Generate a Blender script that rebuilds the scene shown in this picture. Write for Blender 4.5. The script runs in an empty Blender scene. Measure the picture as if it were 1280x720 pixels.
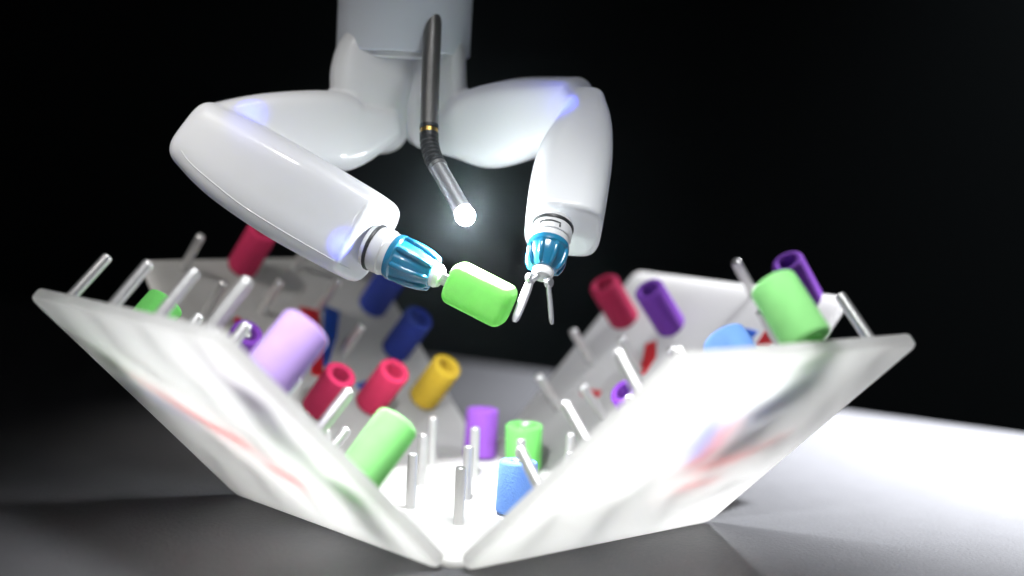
import bpy, bmesh, math, random
from mathutils import Vector as V3, Matrix
random.seed(7)
S = 0.01                      # the scene is laid out in centimetres, built in metres
scene = bpy.context.scene
col = scene.collection

# ------------------------------------------------------------------ camera
F_PX, DIST, ELEV, PITCH, PAN, ROLL = 1887.2, 31.851, 0.231, 0.091, 0.020, 0.048
CAM = V3((0, -DIST*math.cos(ELEV), DIST*math.sin(ELEV)))
FW = V3((math.sin(PAN)*math.cos(PITCH), math.cos(PAN)*math.cos(PITCH), -math.sin(PITCH)))
_r = FW.cross(V3((0, 0, 1))).normalized(); _u = _r.cross(FW)
CR = math.cos(ROLL)*_r + math.sin(ROLL)*_u
CU = -math.sin(ROLL)*_r + math.cos(ROLL)*_u
cd = bpy.data.cameras.new('camera'); cam = bpy.data.objects.new('camera', cd); col.objects.link(cam)
m = Matrix((CR, CU, -FW)).transposed().to_4x4(); m.translation = CAM*S
cam.matrix_world = m
cd.sensor_width = 36; cd.lens = F_PX*36/1280
cd.clip_start = 0.01; cd.clip_end = 50
cd.dof.use_dof = True; cd.dof.focus_distance = 0.298; cd.dof.aperture_fstop = 6.5
scene.camera = cam

# ------------------------------------------------------------------ world and lamps
w = bpy.data.worlds.new('World'); scene.world = w; w.use_nodes = True
w.node_tree.nodes['Background'].inputs[0].default_value = (0.6, 0.63, 0.7, 1)
w.node_tree.nodes['Background'].inputs[1].default_value = 0.02

def spot(name, loc, aim, power, angle, blend, size, color=(1, 1, 1)):
    ld = bpy.data.lights.new(name, 'SPOT'); o = bpy.data.objects.new(name, ld); col.objects.link(o)
    ld.energy = power; ld.spot_size = math.radians(angle); ld.spot_blend = blend
    ld.shadow_soft_size = size*S; ld.color = color
    o.location = V3(loc)*S
    o.rotation_euler = (V3(aim)-V3(loc)).to_track_quat('-Z', 'Y').to_euler()
    return o
KEY = spot('key_spot', (-20, -46, 22), (-1.8, 0.5, 6.8), 1.05, 22, 1.0, 1.3, (0.95, 0.97, 1.0))
TOP = spot('work_spot', (0.3, -11, 23), (0.3, -6.6, 0.3), 5.8, 51, 1.0, 4.5, (0.96, 0.98, 1.0))
FILL = spot('fill_spot', (-20, -28, 40), (-4.9, 5.6, 3.0), 9.5, 13, 1.0, 2.0, (1.0, 0.98, 0.95))  # added lamp without a known source, brightens the back left panel
TAB = spot('table_spot', (22, 12, 30), (21.5, 14.2, 0), 76.0, 86, 1.0, 1.2, (0.93, 0.95, 1.0))

vs = scene.view_settings
vs.view_transform = 'Standard'; vs.look = 'None'; vs.gamma = 1.0; vs.exposure = 0.0
vs.use_curve_mapping = False
scene.render.engine = 'CYCLES'
cy = scene.cycles
cy.use_denoising = True; cy.max_bounces = 16; cy.transmission_bounces = 12; cy.diffuse_bounces = 10
cy.volume_bounces = 0; cy.sample_clamp_indirect = 4.0; cy.caustics_refractive = False; cy.caustics_reflective = False

# ------------------------------------------------------------------ helpers
def px(x, y, depth):          # a point at this depth (cm) along the line of sight
    return CAM + (FW + CR*((x-640)/F_PX) - CU*((y-360)/F_PX))*depth
def pxw(npx, depth): return npx*depth/F_PX

WM = {}
def link(o, parent=None, world=None):
    col.objects.link(o)
    world = world or Matrix()
    WM[o] = world
    if parent:
        o.parent = parent
        o.matrix_local = WM[parent].inverted() @ world
    else:
        o.matrix_world = world
    return o
def T(loc, rot=None):
    m_ = (rot.to_4x4() if rot else Matrix()); m_.translation = V3(loc)*S
    return m_
def frame(x, y, z): return Matrix((x, y, z)).transposed()
def zframe(z, hint=V3((0, 0, 1))):
    z = z.normalized(); x = hint.cross(z)
    if x.length < 1e-3: x = V3((1, 0, 0))
    x.normalize(); return frame(x, z.cross(x), z)
def tag(o, label=None, cat=None, group=None, kind=None):
    for k, v in (('label', label), ('category', cat), ('group', group), ('kind', kind)):
        if v: o[k] = v
    return o
def empty(name, loc):
    o = bpy.data.objects.new(name, None); o.empty_display_size = 0.01
    return link(o, None, T(loc))
def mesh(name, verts, faces, mat=None, smooth=True, sharp=35):
    me = bpy.data.meshes.new(name)
    me.from_pydata([tuple(V3(v)*S) for v in verts], [], faces)
    bm = bmesh.new(); bm.from_mesh(me)
    bmesh.ops.recalc_face_normals(bm, faces=bm.faces)
    bm.to_mesh(me); bm.free()
    if smooth:
        me.shade_smooth(); me.set_sharp_from_angle(angle=math.radians(sharp))
    if mat: me.materials.append(mat)
    return me
def ob(name, me, parent=None, world=None):
    return link(bpy.data.objects.new(name, me), parent, world)
def obw(name, verts, faces, mat, parent, smooth=True, sharp=35):   # vertices given in the world (cm); origin kept at the parent's
    M_ = WM[parent] if parent else Matrix()
    inv = M_.inverted()
    me = mesh(name, [(inv @ (V3(v)*S))/S for v in verts], faces, mat, smooth, sharp)
    return link(bpy.data.objects.new(name, me), parent, M_)

def lathe(prof, seg=40, closed=False):
    vs_, fs = [], []
    n = len(prof)
    for k in range(seg):
        a = 2*math.pi*k/seg
        for r, z in prof: vs_.append((r*math.cos(a), r*math.sin(a), z))
    for k in range(seg):
        k2 = (k+1) % seg
        for i in range(n if closed else n-1):
            j = (i+1) % n
            fs.append((k*n+i, k2*n+i, k2*n+j, k*n+j))
    if not closed:
        fs.append(tuple(k*n for k in range(seg))); fs.append(tuple(k*n+n-1 for k in reversed(range(seg))))
    return vs_, fs
def arc(cx, cy_, r, a0, a1, n=5):
    return [(cx+r*math.cos(math.radians(a0+(a1-a0)*i/n)), cy_+r*math.sin(math.radians(a0+(a1-a0)*i/n))) for i in range(n+1)]
def sweep(pts, radii, seg=20, caps=True):
    vs_, fs = [], []
    n = len(pts); hint = V3((0.3, 1, 0.1))
    x = None
    for i, p in enumerate(pts):
        t = (pts[min(i+1, n-1)]-pts[max(i-1, 0)]).normalized()
        x = (hint if x is None else x); x = (x - t*x.dot(t)).normalized(); y = t.cross(x)
        for k in range(seg):
            a = 2*math.pi*k/seg
            vs_.append(p + (x*math.cos(a)+y*math.sin(a))*radii[i])
    for i in range(n-1):
        for k in range(seg):
            k2 = (k+1) % seg
            fs.append((i*seg+k, i*seg+k2, (i+1)*seg+k2, (i+1)*seg+k))
    if caps:
        fs.append(tuple(reversed(range(seg)))); fs.append(tuple((n-1)*seg+k for k in range(seg)))
    return vs_, fs
def slab(outline, z0, z1, bev=0.05, seg=3):
    """rounded plate: outline polygon (list of 2-D points) between two heights, its rims rounded"""
    n = len(outline)
    c = V3((sum(p[0] for p in outline)/n, sum(p[1] for p in outline)/n))
    def inset(d):
        out = []
        for i in range(n):
            p0, p1, p2 = V3(outline[i-1]), V3(outline[i]), V3(outline[(i+1) % n])
            e1 = (p1-p0).normalized(); e2 = (p2-p1).normalized()
            nn = V3((-(e1.y+e2.y), e1.x+e2.x)).normalized()
            out.append(p1+nn*d/max(0.5, nn.dot(V3((-e2.y, e2.x)))))
        return out
    rings = []
    for i in range(seg+1):
        a = math.pi/2*i/seg
        rings.append((inset(bev*(1-math.sin(a))), z0+bev*(1-math.cos(a))))
    for i in range(seg+1):
        a = math.pi/2*(1-i/seg)
        rings.append((inset(bev*(1-math.sin(a))), z1-bev*(1-math.cos(a))))
    vs_, fs = [], []
    for r, z in rings: vs_ += [(p.x, p.y, z) for p in r]
    for i in range(len(rings)-1):
        for k in range(n):
            k2 = (k+1) % n
            fs.append((i*n+k, i*n+k2, (i+1)*n+k2, (i+1)*n+k))
    fs.append(tuple(reversed(range(n)))); b = (len(rings)-1)*n; fs.append(tuple(b+k for k in range(n)))
    return vs_, fs
def rounded(poly, rad, n=6):
    out = []
    N = len(poly)
    for i in range(N):
        p0, p1, p2 = V3(poly[i-1]), V3(poly[i]), V3(poly[(i+1) % N])
        d0 = (p0-p1).normalized(); d2 = (p2-p1).normalized()
        a, b = p1+d0*rad, p1+d2*rad
        for k in range(n+1):
            t = k/n; q = a*(1-t)**2 + p1*2*t*(1-t) + b*t*t
            out.append((q.x, q.y))
    return out
def loft(sections, seg=40):
    """sections: (centre, axis a, axis b, half a, half b, exponent)"""
    vs_, fs = [], []
    for c, A, B, ha, hb, e in sections:
        for k in range(seg):
            t = 2*math.pi*k/seg; ct, st = math.cos(t), math.sin(t)
            ca = math.copysign(abs(ct)**(2/e), ct); sb = math.copysign(abs(st)**(2/e), st)
            vs_.append(c + A*(ha*ca) + B*(hb*sb))
    n = len(sections)
    for i in range(n-1):
        for k in range(seg):
            k2 = (k+1) % seg
            fs.append((i*seg+k, i*seg+k2, (i+1)*seg+k2, (i+1)*seg+k))
    fs.append(tuple(reversed(range(seg)))); fs.append(tuple((n-1)*seg+k for k in range(seg)))
    return vs_, fs

# ------------------------------------------------------------------ materials
def nodes_of(name):
    mt = bpy.data.materials.new(name); mt.use_nodes = True
    nt = mt.node_tree
    return mt, nt, nt.nodes['Principled BSDF'], nt.nodes['Material Output']
def noise_bump(nt, b, scale, strength, dist, detail=3, rough_var=None, base_rough=0.5, col_var=None, color=None):
    tc = nt.nodes.new('ShaderNodeTexCoord'); nz = nt.nodes.new('ShaderNodeTexNoise')
    nz.inputs['Scale'].default_value = scale; nz.inputs['Detail'].default_value = detail
    nt.links.new(tc.outputs['Object'], nz.inputs['Vector'])
    bp = nt.nodes.new('ShaderNodeBump'); bp.inputs['Strength'].default_value = strength; bp.inputs['Distance'].default_value = dist
    nt.links.new(nz.outputs['Fac'], bp.inputs['Height']); nt.links.new(bp.outputs['Normal'], b.inputs['Normal'])
    if rough_var:
        mr = nt.nodes.new('ShaderNodeMapRange'); mr.inputs['To Min'].default_value = base_rough-rough_var; mr.inputs['To Max'].default_value = base_rough+rough_var
        nt.links.new(nz.outputs['Fac'], mr.inputs['Value']); nt.links.new(mr.outputs['Result'], b.inputs['Roughness'])
    if col_var:
        n2 = nt.nodes.new('ShaderNodeTexNoise'); n2.inputs['Scale'].default_value = scale*0.12; n2.inputs['Detail'].default_value = 4
        nt.links.new(tc.outputs['Object'], n2.inputs['Vector'])
        mx = nt.nodes.new('ShaderNodeMix'); mx.data_type = 'RGBA'
        c = color
        mx.inputs['A'].default_value = (*[v*(1-col_var) for v in c], 1); mx.inputs['B'].default_value = (*[min(1, v*(1+col_var)) for v in c], 1)
        nt.links.new(n2.outputs['Fac'], mx.inputs['Factor']); nt.links.new(mx.outputs['Result'], b.inputs['Base Color'])
    return bp
def milky(name, color, trans, rough, bump_scale, bump, fac, coat=0.0, col_var=0.03):
    """opaque-white plastic that also lets diffused light through"""
    mt, nt, b, out = nodes_of(name)
    b.inputs['Base Color'].default_value = (*color, 1); b.inputs['Roughness'].default_value = rough
    b.inputs['Coat Weight'].default_value = coat; b.inputs['Coat Roughness'].default_value = 0.07
    bp = noise_bump(nt, b, bump_scale, bump, 0.0005, 3, col_var=col_var, color=color)
    tr = nt.nodes.new('ShaderNodeBsdfTranslucent'); tr.inputs['Color'].default_value = (*trans, 1)
    mx = nt.nodes.new('ShaderNodeMixShader'); mx.inputs['Fac'].default_value = fac
    nt.links.new(b.outputs['BSDF'], mx.inputs[1]); nt.links.new(tr.outputs['BSDF'], mx.inputs[2])
    nt.links.new(mx.outputs['Shader'], out.inputs['Surface'])
    return mt
def foam(name, color, fac=0.18, grain=0.55):
    mt, nt, b, out = nodes_of(name)
    b.inputs['Base Color'].default_value = (*color, 1); b.inputs['Roughness'].default_value = 0.85
    b.inputs['Specular IOR Level'].default_value = 0.25
    b.inputs['Sheen Weight'].default_value = 0.25; b.inputs['Sheen Roughness'].default_value = 0.5
    b.inputs['Sheen Tint'].default_value = (*[min(1, c*1.6+0.1) for c in color], 1)
    noise_bump(nt, b, 2600, grain, 0.0003, 4, col_var=0.14, color=color)
    tr = nt.nodes.new('ShaderNodeBsdfTranslucent'); tr.inputs['Color'].default_value = (*color, 1)
    mx = nt.nodes.new('ShaderNodeMixShader'); mx.inputs['Fac'].default_value = fac
    nt.links.new(b.outputs['BSDF'], mx.inputs[1]); nt.links.new(tr.outputs['BSDF'], mx.inputs[2])
    nt.links.new(mx.outputs['Shader'], out.inputs['Surface'])
    return mt
def plain(name, color, rough, metal=0.0, bump=None, coat=0.0, trans=0.0):
    mt, nt, b, out = nodes_of(name)
    b.inputs['Base Color'].default_value = (*color, 1); b.inputs['Roughness'].default_value = rough
    b.inputs['Metallic'].default_value = metal; b.inputs['Coat Weight'].default_value = coat
    b.inputs['Transmission Weight'].default_value = trans
    if bump: noise_bump(nt, b, bump[0], bump[1], 0.0003, 3, rough_var=0.06, base_rough=rough)
    return mt

M = {}
M['panel'] = milky('milky_resin', (0.80, 0.79, 0.77), (0.985, 0.975, 0.955), 0.42, 500, 0.10, 0.83, 0.0, 0.03)
M['base'] = milky('white_base_resin', (0.80, 0.79, 0.77), (0.93, 0.92, 0.895), 0.42, 500, 0.10, 0.35, 0.0, 0.03)
M['cover'] = milky('silicone_cover', (0.78, 0.785, 0.79), (0.86, 0.87, 0.90), 0.44, 160, 0.10, 0.22, 0.25, 0.025)
M['tube'] = milky('tube_plastic', (0.62, 0.65, 0.70), (0.7, 0.74, 0.8), 0.42, 200, 0.08, 0.10, 0.2, 0.02)
M['steel'] = plain('brushed_steel', (0.74, 0.73, 0.72), 0.36, 0.78, (900, 0.15))
M['bright_steel'] = plain('polished_steel', (0.60, 0.60, 0.62), 0.34, 0.85)
M['dark_steel'] = plain('dark_scope_metal', (0.20, 0.195, 0.19), 0.40, 0.7, (1200, 0.2))
M['black'] = plain('black_rubber', (0.012, 0.012, 0.013), 0.45, 0, (900, 0.2))
M['gold'] = plain('gold_band', (0.55, 0.36, 0.10), 0.3, 1.0)
M['collar'] = plain('white_collar', (0.60, 0.60, 0.61), 0.35, 0, (300, 0.08), 0.2)
M['blue_plastic'] = plain('clear_blue_plastic', (0.012, 0.155, 0.29), 0.22, 0, (250, 0.12), 0.5)
M['white_plastic'] = plain('white_tip_plastic', (0.85, 0.85, 0.85), 0.3, 0, (300, 0.08), 0.3)
M['table'] = plain('matte_table', (0.070, 0.070, 0.0745), 0.62)
noise_bump(M['table'].node_tree, M['table'].node_tree.nodes['Principled BSDF'], 1500, 0.5, 0.0004, 4, 0.08, 0.62, 0.12, (0.070, 0.070, 0.0745))
M['backdrop'] = plain('black_cloth', (0.006, 0.007, 0.008), 0.95, 0, (60, 0.3))
M['red_print'] = milky('red_print', (0.55, 0.02, 0.05), (0.95, 0.28, 0.30), 0.5, 300, 0.05, 0.9)
M['blue_print'] = milky('blue_print', (0.01, 0.10, 0.30), (0.28, 0.46, 0.90), 0.5, 300, 0.05, 0.9)
FC = dict(crimson=(0.42, 0.018, 0.075), pink=(0.60, 0.03, 0.10), navy=(0.012, 0.028, 0.24), yellow=(0.60, 0.40, 0.03),
          purple=(0.20, 0.05, 0.42), violet=(0.32, 0.10, 0.58), green=(0.20, 0.72, 0.16), lavender=(0.64, 0.44, 0.90),
          leaf=(0.28, 0.68, 0.18), blue=(0.20, 0.39, 0.86), mint=(0.37, 0.90, 0.31))  # one green foam: held block darkened, front rings paled, their light put into colour
for k, c in FC.items(): M['foam_'+k] = foam('foam_'+k, c, grain=0.18 if k == 'leaf' else 0.55)
mt, nt, b, out = nodes_of('lamp_lens')
b.inputs['Base Color'].default_value = (0.9, 0.95, 1, 1)
b.inputs['Emission Color'].default_value = (0.90, 0.96, 1.0, 1); b.inputs['Emission Strength'].default_value = 520.0
M['lens'] = mt

# ------------------------------------------------------------------ board geometry
YAW, A_, H_, TH, INSET, WT = -0.060, 7.211, 6.309, 0.744, 0.245, 0.971
TABLE_Z = -0.17
UPZ = V3((0, 0, 1))
FRM = {}
for nm, ang in (('FL', 225), ('FR', 315), ('BR', 45), ('BL', 135)):
    t = math.radians(ang)+YAW
    o_ = V3((math.cos(t), math.sin(t), 0)); U = V3((-math.sin(t), math.cos(t), 0))
    FRM[nm] = (o_*A_/2, U, o_*math.cos(TH)+UPZ*math.sin(TH), UPZ*math.cos(TH)-o_*math.sin(TH))
t = YAW+math.radians(45)
FRM['B'] = (V3((-0.12, 0, 0)), V3((math.cos(t), math.sin(t), 0)), V3((-math.sin(t), math.cos(t), 0)), UPZ)
def hit(nm, x, y, off=0.0):
    O, U, Vv, N = FRM[nm]; D = FW + CR*((x-640)/F_PX) - CU*((y-360)/F_PX)
    k = ((O+N*off-CAM).dot(N))/D.dot(N); P = CAM+D*k
    return ((P-O).dot(U), (P-O).dot(Vv))

# ------------------------------------------------------------------ table and backdrop
e1 = V3((14.83, -9.12, 0)).normalized(); e2 = V3((e1.y, -e1.x, 0))          # along the far edge, and towards the viewer
p0 = V3((11.0, 15.02, 0))
rect = [p0 - e1*62 + e2*0, p0 - e1*62 + e2*75, p0 + e1*45 + e2*75, p0 + e1*45]
vs_, fs = slab(rounded([(p.x, p.y) for p in rect], 1.2), TABLE_Z-1.8, TABLE_Z, 0.35, 4)
tb = obw('tabletop', vs_, fs, M['table'], None); tag(tb, kind='structure')
Wb = 260
vs_ = [(-Wb, 170, -120), (Wb, 170, -120), (Wb, 170, 220), (-Wb, 170, 220), (-Wb, 172, -120), (Wb, 172, -120), (Wb, 172, 220), (-Wb, 172, 220)]
fs = [(0, 1, 2, 3), (5, 4, 7, 6), (0, 4, 5, 1), (3, 2, 6, 7), (1, 5, 6, 2), (4, 0, 3, 7)]
tag(obw('backdrop', vs_, fs, M['backdrop'], None, smooth=False), kind='structure')

# ------------------------------------------------------------------ peg board
board = empty('peg_board', (0, 0, TABLE_Z))
tag(board, 'white translucent plastic peg board with four sloping panels standing on the table', 'peg board')
PT = 0.13                                       # half thickness of a panel
hb = A_/2-0.18
vs_, fs = slab(rounded([(-hb, -hb), (hb, -hb), (hb, hb), (-hb, hb)], 0.35), 0, -TABLE_Z-0.012, 0.04, 3)
BW = T((0, 0, TABLE_Z+0.006), frame(FRM['B'][1], FRM['B'][2], UPZ))
basep = ob('base_panel', mesh('base_panel', vs_, fs, M['base']), board, BW)
w0 = A_/2-INSET; w1 = w0*WT
vs_, fs = slab(rounded([(-w0, -0.10), (w0, -0.10), (w1, H_), (-w1, H_)], 0.28, 7), -PT, PT, 0.07, 4)
panel_me = mesh('side_panel', vs_, fs, M['panel'])
PEG_R, PEG_L = 0.105, 1.15
prof = [(PEG_R, 0)] + [(PEG_R, PEG_L-0.05)] + arc(PEG_R-0.05, PEG_L-0.05, 0.05, 0, 90, 4)
vs_, fs = lathe(prof, 20); peg_me = mesh('peg', vs_, fs, M['steel'], True, 50)
PANEL = {}
UG = (-2.40, -0.82, 0.78, 2.35); VG = (1.60, 3.10, 4.58, 6.0)
skip = {('BR', 2, 3), ('BR', 3, 3), ('BR', 1, 2), ('FR', 0, 3), ('FR', 1, 3)}
ANCH = {}
ringed = {('BL', 2, 3), ('BL', 0, 3), ('BL', 0, 2), ('BL', 0, 1), ('BL', 2, 0), ('BL', 1, 0), ('BL', 0, 0), ('BR', 3, 2), ('BR', 2, 2), ('BR', 0, 3), ('BR', 1, 0)}   # pegs that end inside a ring
for nm in ('FL', 'FR', 'BR', 'BL'):
    O, U, Vv, N = FRM[nm]
    R_ = frame(U, Vv, N)
    PANEL[nm] = ob('side_panel', panel_me, board, T(O, R_))
    for iu, u in enumerate(UG):
        for iv, v in enumerate(VG):
            du, dv = random.uniform(-.03, .03), random.uniform(-.02, .02)
            base = O+U*(u+du)+Vv*(v+dv)+N*(PT-0.02)
            ANCH[nm, iu, iv] = base+N*0.02
            if (nm, iu, iv) in skip: continue
            tilt = Matrix.Rotation(random.uniform(-.03, .03), 3, U) @ Matrix.Rotation(random.uniform(-.03, .03), 3, Vv)
            k = 0.72 if (nm, iu, iv) in ringed else 1.0
            ob('peg', peg_me, PANEL[nm], T(base, tilt @ R_) @ Matrix.Diagonal((1, 1, k, 1)))
O, U, Vv, N = FRM['B']
for i in range(-1, 3):
    for j in range(-1, 3):
        base = O+U*(i*1.5)+Vv*(j*1.5)-N*0.02
        ANCH['B', i, j] = base+N*0.02
        ob('peg', peg_me, basep, T(base, Matrix.Rotation(random.uniform(-.02, .02), 3, U) @ frame(U, Vv, N)))

# printed strokes on the inner faces of the panels
def stroke(nm, pts, width, color, px_space=True, z=None):
    p2 = [V3(hit(nm, x, y, PT)) for x, y in pts] if px_space else [V3(p) for p in pts]
    n = len(p2); L_, R2 = [], []
    for i, p in enumerate(p2):
        d = (p2[min(i+1, n-1)]-p2[max(i-1, 0)]).normalized(); q = V3((-d.y, d.x))
        wv = (width[i] if isinstance(width, (list, tuple)) else width)/2
        L_.append(p+q*wv); R2.append(p-q*wv)
    z0, z1 = PT+0.002, PT+0.018
    vs2, fs2 = [], []
    for a, b_ in zip(L_, R2): vs2 += [(a.x, a.y, z0), (b_.x, b_.y, z0), (b_.x, b_.y, z1), (a.x, a.y, z1)]
    for i in range(n-1):
        for k in range(4):
            k2 = (k+1) % 4; fs2.append((4*i+k, 4*i+k2, 4*i+4+k2, 4*i+4+k))
    fs2.append((3, 2, 1, 0)); fs2.append((4*n-4, 4*n-3, 4*n-2, 4*n-1))
    ob('printed_stroke', mesh('printed_stroke', vs2, fs2, M[color+'_print'], False), PANEL[nm], WM[PANEL[nm]])
stroke('BL', [(386, 386), (394, 430), (396, 470)], [0.5, 0.4, 0.3], 'red')
stroke('BL', [(415, 386), (412, 420), (406, 458)], [0.42, 0.34, 0.12], 'blue')
stroke('BL', [(293, 398), (312, 412), (330, 445)], 0.22, 'red')
stroke('BL', [(452, 478), (462, 492)], 0.4, 'blue')
stroke('BR', [(814, 428), (812, 448), (802, 468)], [0.3, 0.36, 0.2], 'red')
stroke('BR', [(925, 420), (940, 424)], 0.5, 'blue')
stroke('BR', [(950, 424), (968, 426)], 0.5, 'red')
stroke('BR', [(728, 490), (750, 493)], 0.2, 'red')
stroke('FL', [(178, 457), (225, 488), (275, 518), (322, 545)], [0.10, 0.22, 0.30, 0.5], 'red')
stroke('FL', [(176, 466), (215, 492), (255, 516)], [0.1, 0.2, 0.12], 'blue')
stroke('FL', [(345, 570), (390, 590)], 0.3, 'red')
stroke('FR', [(857, 560), (884, 514)], [0.25, 0.32], 'blue')
stroke('FR', [(852, 570), (880, 548), (905, 512)], [0.36, 0.28, 0.2], 'red')
stroke('FR', [(862, 572), (920, 555), (975, 528)], [0.35, 0.2, 0.12], 'red')
stroke('FR', [(840, 595), (890, 585)], [0.2, 0.15], 'red')

# ------------------------------------------------------------------ foam rings
ring_cache = {}
def ring_mesh(color, R, r, L_):
    key = (color, R, r, L_)
    if key not in ring_cache:
        e = 0.075
        prof = arc(R-e, L_-e, e, 0, 90, 4) + arc(r+e*.7, L_-e*.7, e*.7, 90, 180, 3) + arc(r+e*.7, e*.7, e*.7, 180, 270, 3) + arc(R-e, e, e, 270, 360, 4)
        vs2, fs2 = lathe(prof, 44, True)
        rnd = random.Random(hash(color) % 97); ph = [rnd.uniform(0, 6.28) for _ in range(4)]
        out2 = []
        for v in vs2:
            v = V3(v); a = math.atan2(v.y, v.x); rr = V3((v.x, v.y)).length
            k = 1+0.018*math.sin(2*a+ph[0]+v.z)+0.012*math.sin(3*a+ph[1])+0.012*math.sin(3*v.z+ph[2])
            out2.append((v.x*k, v.y*k, v.z+0.012*math.sin(a+ph[3])*(rr/R)))
        ring_cache[key] = mesh('foam_ring', out2, fs2, M['foam_'+color], True, 60)
    return ring_cache[key]
def ring(nm, iu, iv, color, label, R=0.375, r=0.205, L_=1.3, lift=0.01, off=(0, 0), lean=0.0):
    O, U, Vv, N = FRM[nm]
    p = ANCH[nm, iu, iv] + U*off[0] + Vv*off[1] + N*(lift+0.012)
    rot = Matrix.Rotation(random.uniform(0, 6.28), 3, N) @ Matrix.Rotation(lean+random.uniform(-.045, .045), 3, U) @ frame(U, Vv, N)
    o = ob('foam_ring', ring_mesh(color, R, r, L_), None, T(p, rot))
    return tag(o, label, 'foam ring', 'foam rings on the pegs')
ring('BL', 2, 3, 'crimson', 'crimson foam ring at the top edge of the back left panel, under the bent elbow', L_=1.35)
ring('BL', 0, 3, 'navy', 'dark blue foam ring mostly hidden behind the end of the left robot forearm')
ring('BL', 0, 2, 'navy', 'dark blue foam ring just below the left blue wrist housing')
ring('BL', 0, 1, 'navy', 'dark blue foam ring below and left of the held green foam block')
ring('BL', 2, 0, 'crimson', 'dark red foam ring behind a white peg, left of the pinkish red ring', off=(-.1, .02))
ring('BL', 1, 0, 'pink', 'pinkish red foam ring between the dark red ring and the yellow ring')
ring('BL', 0, 0, 'yellow', 'yellow foam ring on the back left panel')
ring('BL', 3, 1, 'purple', 'purple foam ring with dark opening, beside the lavender ring', L_=1.12)
ring('FL', 3, 2, 'lavender', 'pale lavender foam ring on the front left panel', R=0.45, off=(.12, .05))
ring('FL', 3, 0, 'mint', 'blurred light green foam ring on the front left panel near the base', R=0.41, off=(.25, .45))
ring('FL', 0, 2, 'green', 'green foam ring barely showing between white pegs above the left panel edge', off=(0.05, -.05))
ring('BR', 3, 2, 'crimson', 'crimson foam ring on the back right panel')
ring('BR', 2, 2, 'purple', 'purple foam ring right beside the crimson ring on the back right panel', lift=.05)
ring('BR', 0, 3, 'purple', 'purple foam ring at the top of the back right panel, behind a green ring')
ring('BR', 1, 0, 'purple', 'purple foam ring almost hidden behind the sloping edge of the front right panel', off=(.16, .0))
ring('FR', 2, 3, 'mint', 'blurred light green foam ring rising above the front right panel top edge', R=0.43, off=(-.35, .1), lift=.06)
ring('FR', 2, 2, 'blue', 'light blue foam ring peeking over the front right panel beside the green ring', R=0.43, off=(-.2, 0))
ring('B', 2, 2, 'violet', 'violet foam ring standing upright at the back corner of the base', R=0.38, L_=1.18)
ring('B', 2, 1, 'green', 'bright green foam ring on the base with its peg tip poking out', R=0.42, r=0.27, L_=1.04)
ring('B', 0, -1, 'blue', 'light blue foam ring on the base in front of the bright green ring', R=0.40, r=0.16, L_=1.08)

# ------------------------------------------------------------------ robot
COLD = 33.0
top_c = px(504, 30, COLD)
robot = empty('surgical_robot', (top_c.x, top_c.y, top_c.z+8))
tag(robot, 'white two-armed surgical robot hanging from above with a lit camera probe between its arms', 'robot')
Rc = pxw(83.5, COLD)
bot = px(504, 69, COLD)
cx, cyy, zb = bot.x, bot.y, bot.z
# outer tube: open sleeve with a rounded lower rim
prof = [(Rc-0.10, 9.5)] + [(Rc-0.10, 0.06)] + arc(Rc-0.05, 0.05, 0.05, 180, 360, 6) + [(Rc, 9.5)]
vs_, fs = lathe(prof, 72, True)
tube = ob('outer_tube', mesh('outer_tube', vs_, fs, M['tube']), robot, T((cx, cyy, zb)))
vs_, fs = lathe([(Rc-0.2, -0.14), (Rc-0.13, -0.10), (Rc-0.13, 4.0)], 64)
ob('inner_collar', mesh('inner_collar', vs_, fs, M['cover']), robot, T((cx, cyy, zb)))

def chain(pts, smooth_axes=None, exp=2.6, dome0=True, dome1=True):
    """pts: (x, y, depth, half width in picture cm, half depth cm); returns loft with domed ends"""
    C = [px(x, y, d) for x, y, d, _, _ in pts]
    n = len(C); secs = []
    for i in range(n):
        t_ = (C[min(i+1, n-1)]-C[max(i-1, 0)]).normalized()
        view = (C[i]-CAM).normalized()
        a = t_.cross(view).normalized(); b_ = a.cross(t_).normalized()
        secs.append((C[i], a, b_, pts[i][3], pts[i][4], exp, t_))
    out = []
    def dome(s, sign):
        c, a, b_, ha, hb_, e, t_ = s
        rr = min(ha, hb_)*dome_r
        return [(c + t_*sign*rr*math.sin(q), a, b_, ha-rr*(1-math.cos(q)), hb_-rr*(1-math.cos(q)), e) for q in (0.0, .3, .6, .9, 1.2, 1.45)]
    res = []
    if dome0: dome_r = dome0 if not isinstance(dome0, bool) else 0.8; res += list(reversed(dome(secs[0], -1)))[:-1]
    res += [s[:6] for s in secs]
    if dome1: dome_r = dome1 if not isinstance(dome1, bool) else 0.8; res += dome(secs[-1], 1)[1:]
    return loft(res, 44)
def densify(pts, k=4):
    out = []
    n = len(pts)
    for i in range(n-1):
        P0, P1, P2, P3 = pts[max(i-1, 0)], pts[i], pts[i+1], pts[min(i+2, n-1)]
        for j in range(k):
            t_ = j/k
            out.append(tuple(0.5*((2*b1)+(-a1+c1)*t_+(2*a1-5*b1+4*c1-d1)*t_*t_+(-a1+3*b1-3*c1+d1)*t_**3) for a1, b1, c1, d1 in zip(P0, P1, P2, P3)))
    out.append(pts[-1]); return out
def arm(pieces, voxel=0.036, it=26, fac=0.5):
    vs2, fs2 = [], []
    for v, f_ in pieces:
        o_ = len(vs2); vs2 += v; fs2 += [tuple(i+o_ for i in q) for q in f_]
    o = obw('arm', vs2, fs2, M['cover'], robot)
    md = o.modifiers.new('fuse', 'REMESH'); md.mode = 'VOXEL'; md.voxel_size = voxel*S; md.use_smooth_shade = True
    sm = o.modifiers.new('soften', 'SMOOTH'); sm.factor = fac; sm.iterations = it
    return o
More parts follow.
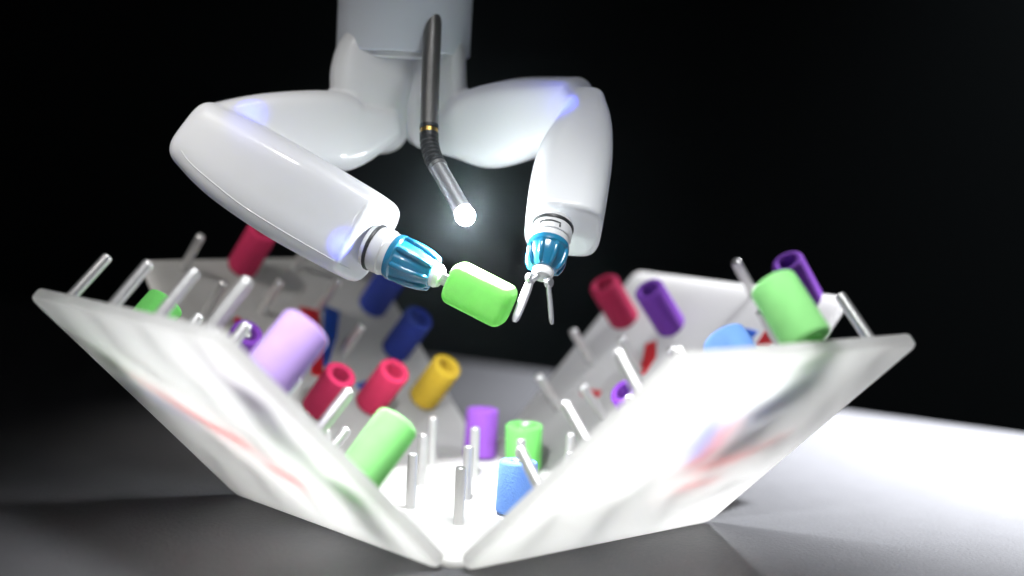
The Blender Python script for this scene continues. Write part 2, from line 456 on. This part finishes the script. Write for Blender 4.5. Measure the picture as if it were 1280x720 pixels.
# left arm: shoulder going up into the tube, upper arm, forearm folded forward
left = arm([
    chain(densify([(474, 40, 33.0, .78, 1.05), (474, 66, 33.0, .82, 1.05), (470, 82, 32.95, .93, 1.12), (468, 114, 32.9, .95, 1.12), (472, 160, 32.9, .68, .9)]), exp=4.2),
    chain(densify([(484, 158, 32.8, .36, .95), (440, 167, 32.6, .70, 1.0), (405, 164, 32.3, .86, .98), (330, 165, 31.7, .80, .9), (276, 170, 31.3, .70, .85)]), exp=5, dome0=.4, dome1=.6),
    chain(densify([(256, 174, 31.05, .76, .80), (282, 193, 30.95, .86, .84), (314, 214, 30.8, .92, .86), (372, 249, 30.5, .96, .86), (440, 288, 30.2, .93, .84), (457, 298, 30.1, .91, .83)]), exp=4.2, dome1=0.14, dome0=0.5),
])
right = arm([
    chain(densify([(542, 40, 33.1, .70, 1.0), (543, 95, 33.05, .70, 1.05), (544, 140, 33.0, .70, 1.05), (545, 164, 33.0, .68, .9)]), exp=3.6, dome1=.4),
    chain(densify([(528, 173, 33.0, .20, .85), (566, 166, 32.9, .52, 1.0), (592, 160, 32.8, .80, 1.0), (620, 157, 32.7, .90, 1.0), (660, 147, 32.4, .86, .95), (716, 131, 32.0, .58, .85)]), exp=5, dome0=.4, dome1=.6),
    chain(densify([(734, 140, 31.9, .34, .72), (729, 165, 31.6, .56, .78), (717, 205, 31.2, .77, .82), (709, 250, 30.7, .80, .82), (704, 286, 30.25, .77, .80)]), exp=4, dome1=0.12, dome0=0.55),
])

def on_skin(o, x, y):
    ev = o.evaluated_get(bpy.context.evaluated_depsgraph_get()); inv = ev.matrix_world.inverted()
    d = (px(x, y, 30)-CAM).normalized()
    ok, loc, nrm, _ = ev.ray_cast(inv @ (CAM*S), (inv.to_3x3() @ d).normalized())
    return (ev.matrix_world @ loc)/S if ok else px(x, y, 30)
bpy.context.view_layer.update()
for arm_, line in ((left, densify([(226, 188), (238, 204), (268, 230), (304, 258), (350, 287), (400, 316), (436, 336)], 5)),):
    pts = [on_skin(arm_, *q) for q in line]
    v, f_ = sweep(pts, [0.015]*len(pts), 10); obw('seam', v, f_, M['cover'], arm_, True, 60)

def wrist(parent, base, tip, k_, mark):
    """collar, seal, ribbed blue housing and white tip along the line base -> tip (cm)"""
    ax = (tip-base); L_ = ax.length; ax.normalize()
    view = (CAM-base).normalized()
    x = (view - ax*view.dot(ax)).normalized(); R_ = frame(x, ax.cross(x), ax)        # local x looks at the viewer
    W_ = T(base, R_)
    def lp(name, prof, mat, seg=40, sharp=30):
        v, f_ = lathe([(r*k_, z) for r, z in prof], seg); return ob(name, mesh(name, v, f_, M[mat], True, sharp), parent, W_)
    lp('seal_ring', [(0.40, -0.06), (0.46, -0.06), (0.482, -0.04), (0.485, -0.01), (0.475, 0.015), (0.40, 0.02)], 'black')
    lp('wrist_collar', [(0.40, -0.15), (0.43, -0.15), (0.44, 0.0), (0.455, 0.03), (0.47, 0.08), (0.47, 0.26), (0.445, 0.28), (0.445, 0.36), (0.45, 0.42), (0.40, 0.44)], 'collar')
    z0, z1 = 0.40, L_-0.12
    prof = [(0.38, z0), (0.46, z0+0.01), (0.475, z0+0.05), (0.475, z0+0.13), (0.44, z0+0.17), (0.43, z0+0.3), (0.40, z0+(z1-z0)*.6), (0.31, z1-0.04), (0.28, z1), (0.18, z1+0.01)]
    hs = lp('wrist_housing', prof, 'blue_plastic', 48)
    for k in range(8):                                             # raised ribs round the housing
        a = math.radians(22.5+45*k)
        pts = [V3((k_*r*math.cos(a), k_*r*math.sin(a), z)) for r, z in ((0.40, z0+0.12), (0.435, z0+0.20), (0.435, z0+(z1-z0)*.45), (0.405, z0+(z1-z0)*.7), (0.34, z1-0.06), (0.27, z1-0.02))]
        v, f_ = sweep(pts, [0.04, 0.062, 0.062, 0.055, 0.045, 0.03], 10)
        ob('housing_rib', mesh('housing_rib', v, f_, M['blue_plastic'], True, 60), parent, W_)
    lp('wrist_tip', [(0.10, z1-0.02), (0.24, z1), (0.245, z1+0.08), (0.20, z1+0.16), (0.10, z1+0.18)], 'white_plastic')
    if mark:                                                        # dark bracket mark printed on the collar
        pts = []
        for ang, z in [(-26, .22), (-26, .13), (-14, .125), (0, .12), (14, .125), (28, .13), (34, .17)]:
            q = math.radians(ang+mark); pts.append(V3((0.474*k_*math.cos(q), 0.474*k_*math.sin(q), z)))
        v, f_ = sweep(pts, [0.017]*len(pts), 8)
        ob('collar_mark', mesh('collar_mark', v, f_, M['black'], True, 60), parent, W_)
    return W_, ax, x, z1
# left wrist
b0 = px(470, 310, 29.97); t0 = px(549, 346, 29.55)
WL, axL, xL, zL = wrist(left, b0, t0, 1.0, 0)
# right wrist
b1 = px(691, 285, 29.7); t1 = px(678, 344, 29.05)
WR, axR, xR, zR = wrist(right, b1, t1, 0.86, 8)

def jaw(parent, a, b_, width, thick, wide_dir, name='jaw'):
    """a tapered grasper blade with a rounded end and a groove-side ridge"""
    ax = (b_-a).normalized(); wd = (wide_dir-ax*wide_dir.dot(ax)).normalized(); td = ax.cross(wd)
    L_ = (b_-a).length; secs = []
    for f_, wf, tf in [(0, .55, 1.2), (.06, .75, 1.25), (.18, .95, 1.1), (.3, 1, 1), (.6, .98, .9), (.85, .9, .8), (.95, .72, .7), (1, .4, .45)]:
        secs.append((a+ax*L_*f_, wd, td, width/2*wf, thick/2*tf, 4))
    v, f2 = loft(secs, 24)
    o = obw(name, v, f2, M['bright_steel'], parent, True, 40)
    secs = [(a+ax*L_*f_+wd*0, wd, td, width/2*.35, thick/2*1.35, 3) for f_ in (.25, .3, .8, .86)]
    return o
# open jaws of the right instrument
pa = px(664, 349, 29.0); pb = px(643, 402, 28.7)
jaw(right, pa, pb, 0.17, 0.085, CR*0.9+CU*0.3)
pc = px(685, 352, 28.95); pd = px(690, 405, 28.75)
jaw(right, pc, pd, 0.10, 0.13, CR)
for p, r in ((px(663, 348, 28.98), .11), (px(686, 353, 28.93), .10)):
    v, f_ = lathe([(0.04, -.06), (r-.02, -.06), (r, -.04), (r, .04), (r-.02, .06), (.04, .06)], 24)
    ob('jaw_pivot', mesh('jaw_pivot', v, f_, M['bright_steel'], True, 40), right, T(p, zframe(CR*.8-FW*.6)))
v, f_ = sweep([px(677, 338, 29.05), px(670, 347, 28.98), px(664, 350, 28.96)], [.07, .06, .05], 12)
obw('jaw_link', v, f_, M['bright_steel'], right)
# closed jaws of the left instrument reach into the block
jaw(left, px(548, 343, 29.53), px(572, 354, 29.35), 0.15, 0.10, CU)
jaw(left, px(547, 350, 29.56), px(568, 359, 29.37), 0.12, 0.10, CU)

# camera probe
def P_(x, y, d): return px(x, y, d)
pts = [P_(541.5, 10, 31.95), P_(540, 50, 31.62), P_(538, 100, 31.4), P_(536.5, 158, 31.15)]
v, f_ = sweep(pts, [0.19]*4, 32)
probe = obw('camera_probe', v, f_, M['dark_steel'], robot)
def part(name, pts, rad, mat, seg=28):
    v, f_ = sweep(pts, rad, seg); return obw(name, v, f_, M[mat], probe, True, 30)
part('probe_band', [P_(536.6, 156, 31.16), P_(536.5, 161, 31.14), P_(536.5, 162, 31.13)], [.195, .2, .195], 'black')
part('probe_band', [P_(536.5, 162.5, 31.13), P_(536.4, 167, 31.1)], [.188, .188], 'gold')
part('probe_band', [P_(536.4, 167.5, 31.1), P_(536.4, 172, 31.07)], [.198, .198], 'black')
bend = []
n = 30
Q0, Q1, Q2, Q3 = P_(536.4, 171, 31.07), P_(536.5, 187, 30.9), P_(541, 198, 30.75), P_(547, 208, 30.62)
for i in range(n+1):
    s_ = i/n; bend.append(Q0*(1-s_)**3+Q1*3*s_*(1-s_)**2+Q2*3*s_*s_*(1-s_)+Q3*s_**3)
part('probe_bend', bend, [.185+(.014 if (i//2) % 2 else -.006) for i in range(n+1)], 'black')
part('probe_band', [P_(546.5, 207, 30.63), P_(548.5, 210.5, 30.58)], [.195, .195], 'dark_steel')
part('probe_tip', [P_(548, 210, 30.59), P_(563, 236, 30.2), P_(579, 264, 29.75)], [.178, .178, .178], 'bright_steel')
lc = P_(582.0, 270.5, 29.63); ld_ = (P_(579, 264, 29.75)-P_(563, 236, 30.2)).normalized()
v, f_ = lathe([(0.01, -.10), (.18, -.09), (.195, -.02)] + arc(0, -.02, .195, 0, 88, 6), 32)
ob('probe_lens', mesh('probe_lens', v, f_, M['lens'], True, 60), probe, T(lc, zframe(ld_)))
lsp = spot('probe_lamp', lc+ld_*0.19, lc+V3((0.05, -0.10, -1.0))*10, 0.65, 156, 0.6, 0.12, (0.95, 0.98, 1.0))
WM_ = lsp.matrix_basis.copy(); lsp.parent = probe; lsp.matrix_local = WM[probe].inverted() @ WM_

# small blue status lamps inside the translucent covers
def led(parent, x, y, power, deep=0.34):
    """a lamp just under the skin of the arm, where the line of sight meets it"""
    ev = parent.evaluated_get(bpy.context.evaluated_depsgraph_get())
    inv = ev.matrix_world.inverted()
    d = (px(x, y, 30)-CAM).normalized()
    ok, loc, nrm, _ = ev.ray_cast(inv @ (CAM*S), (inv.to_3x3() @ d).normalized())
    p = (ev.matrix_world @ (loc - nrm*deep*S))/S
    l = bpy.data.lights.new('status_lamp', 'SPOT'); l.energy = power; l.color = (0.03, 0.06, 1.0); l.shadow_soft_size = 0.0005
    l.spot_size = math.radians(115); l.spot_blend = 1.0
    wn = (ev.matrix_world.to_3x3() @ nrm).normalized()
    link(bpy.data.objects.new('status_lamp', l), parent, T(p, wn.to_track_quat('-Z', 'Y').to_matrix()))
bpy.context.view_layer.update()
led(left, 314, 141, 0.007)
led(left, 428, 305, 0.008)
led(right, 707, 132, 0.008)

# ------------------------------------------------------------------ foam block held by the left jaws
c0 = px(562, 349, 29.35); c1 = px(637, 387, 29.1)
ax = (c1-c0).normalized(); view = (CAM-c0).normalized()
x_ = (view-ax*view.dot(ax)).normalized(); y_ = ax.cross(x_)
Lb = (c1-c0).length
R_ = Matrix.Rotation(math.radians(16), 3, ax) @ frame(x_, y_, ax)
secs = []
def sec(z, k, kk): return (V3((0, 0, z)), V3((1, 0, 0)), V3((0, 1, 0)), 0.36*k, 0.42*kk, 4.2)
secs = []
for q in range(0, 8):
    a = math.pi/2*q/7; d = .17*(1-math.sin(a)); secs.append(sec(.19*(1-math.cos(a)), 1-d/.36, 1-d/.42))
for q in range(0, 8):
    a = math.pi/2*(1-q/7); d = .17*(1-math.sin(a)); secs.append(sec(Lb-.19*(1-math.cos(a)), 1-d/.36, 1-d/.42))
v, f_ = loft(secs, 48)
o = ob('foam_block', mesh('foam_block', v, f_, M['foam_leaf'], True, 60), None, T(c0, R_))
tag(o, 'light green foam block gripped by the left robot instrument', 'foam block')

# ------------------------------------------------------------------ thin air added to imitate lens bloom round the probe light
mt = bpy.data.materials.new('added_thin_haze'); mt.use_nodes = True; nt = mt.node_tree
nt.nodes.remove(nt.nodes['Principled BSDF'])
pv = nt.nodes.new('ShaderNodeVolumePrincipled'); pv.inputs['Density'].default_value = 0.055; pv.inputs['Anisotropy'].default_value = 0.955
pv.inputs['Color'].default_value = (0.80, 0.95, 1.0, 1)
nt.links.new(pv.outputs['Volume'], nt.nodes['Material Output'].inputs['Volume'])
a, b_ = (-110, -110, -4), (110, 110, 24)
vs_ = [(x, y, z) for z in (a[2], b_[2]) for x, y in ((a[0], a[1]), (b_[0], a[1]), (b_[0], b_[1]), (a[0], b_[1]))]
fs = [(3, 2, 1, 0), (4, 5, 6, 7), (0, 1, 5, 4), (1, 2, 6, 5), (2, 3, 7, 6), (3, 0, 4, 7)]
tag(obw('added_haze', vs_, fs, mt, None, smooth=False), kind='stuff')
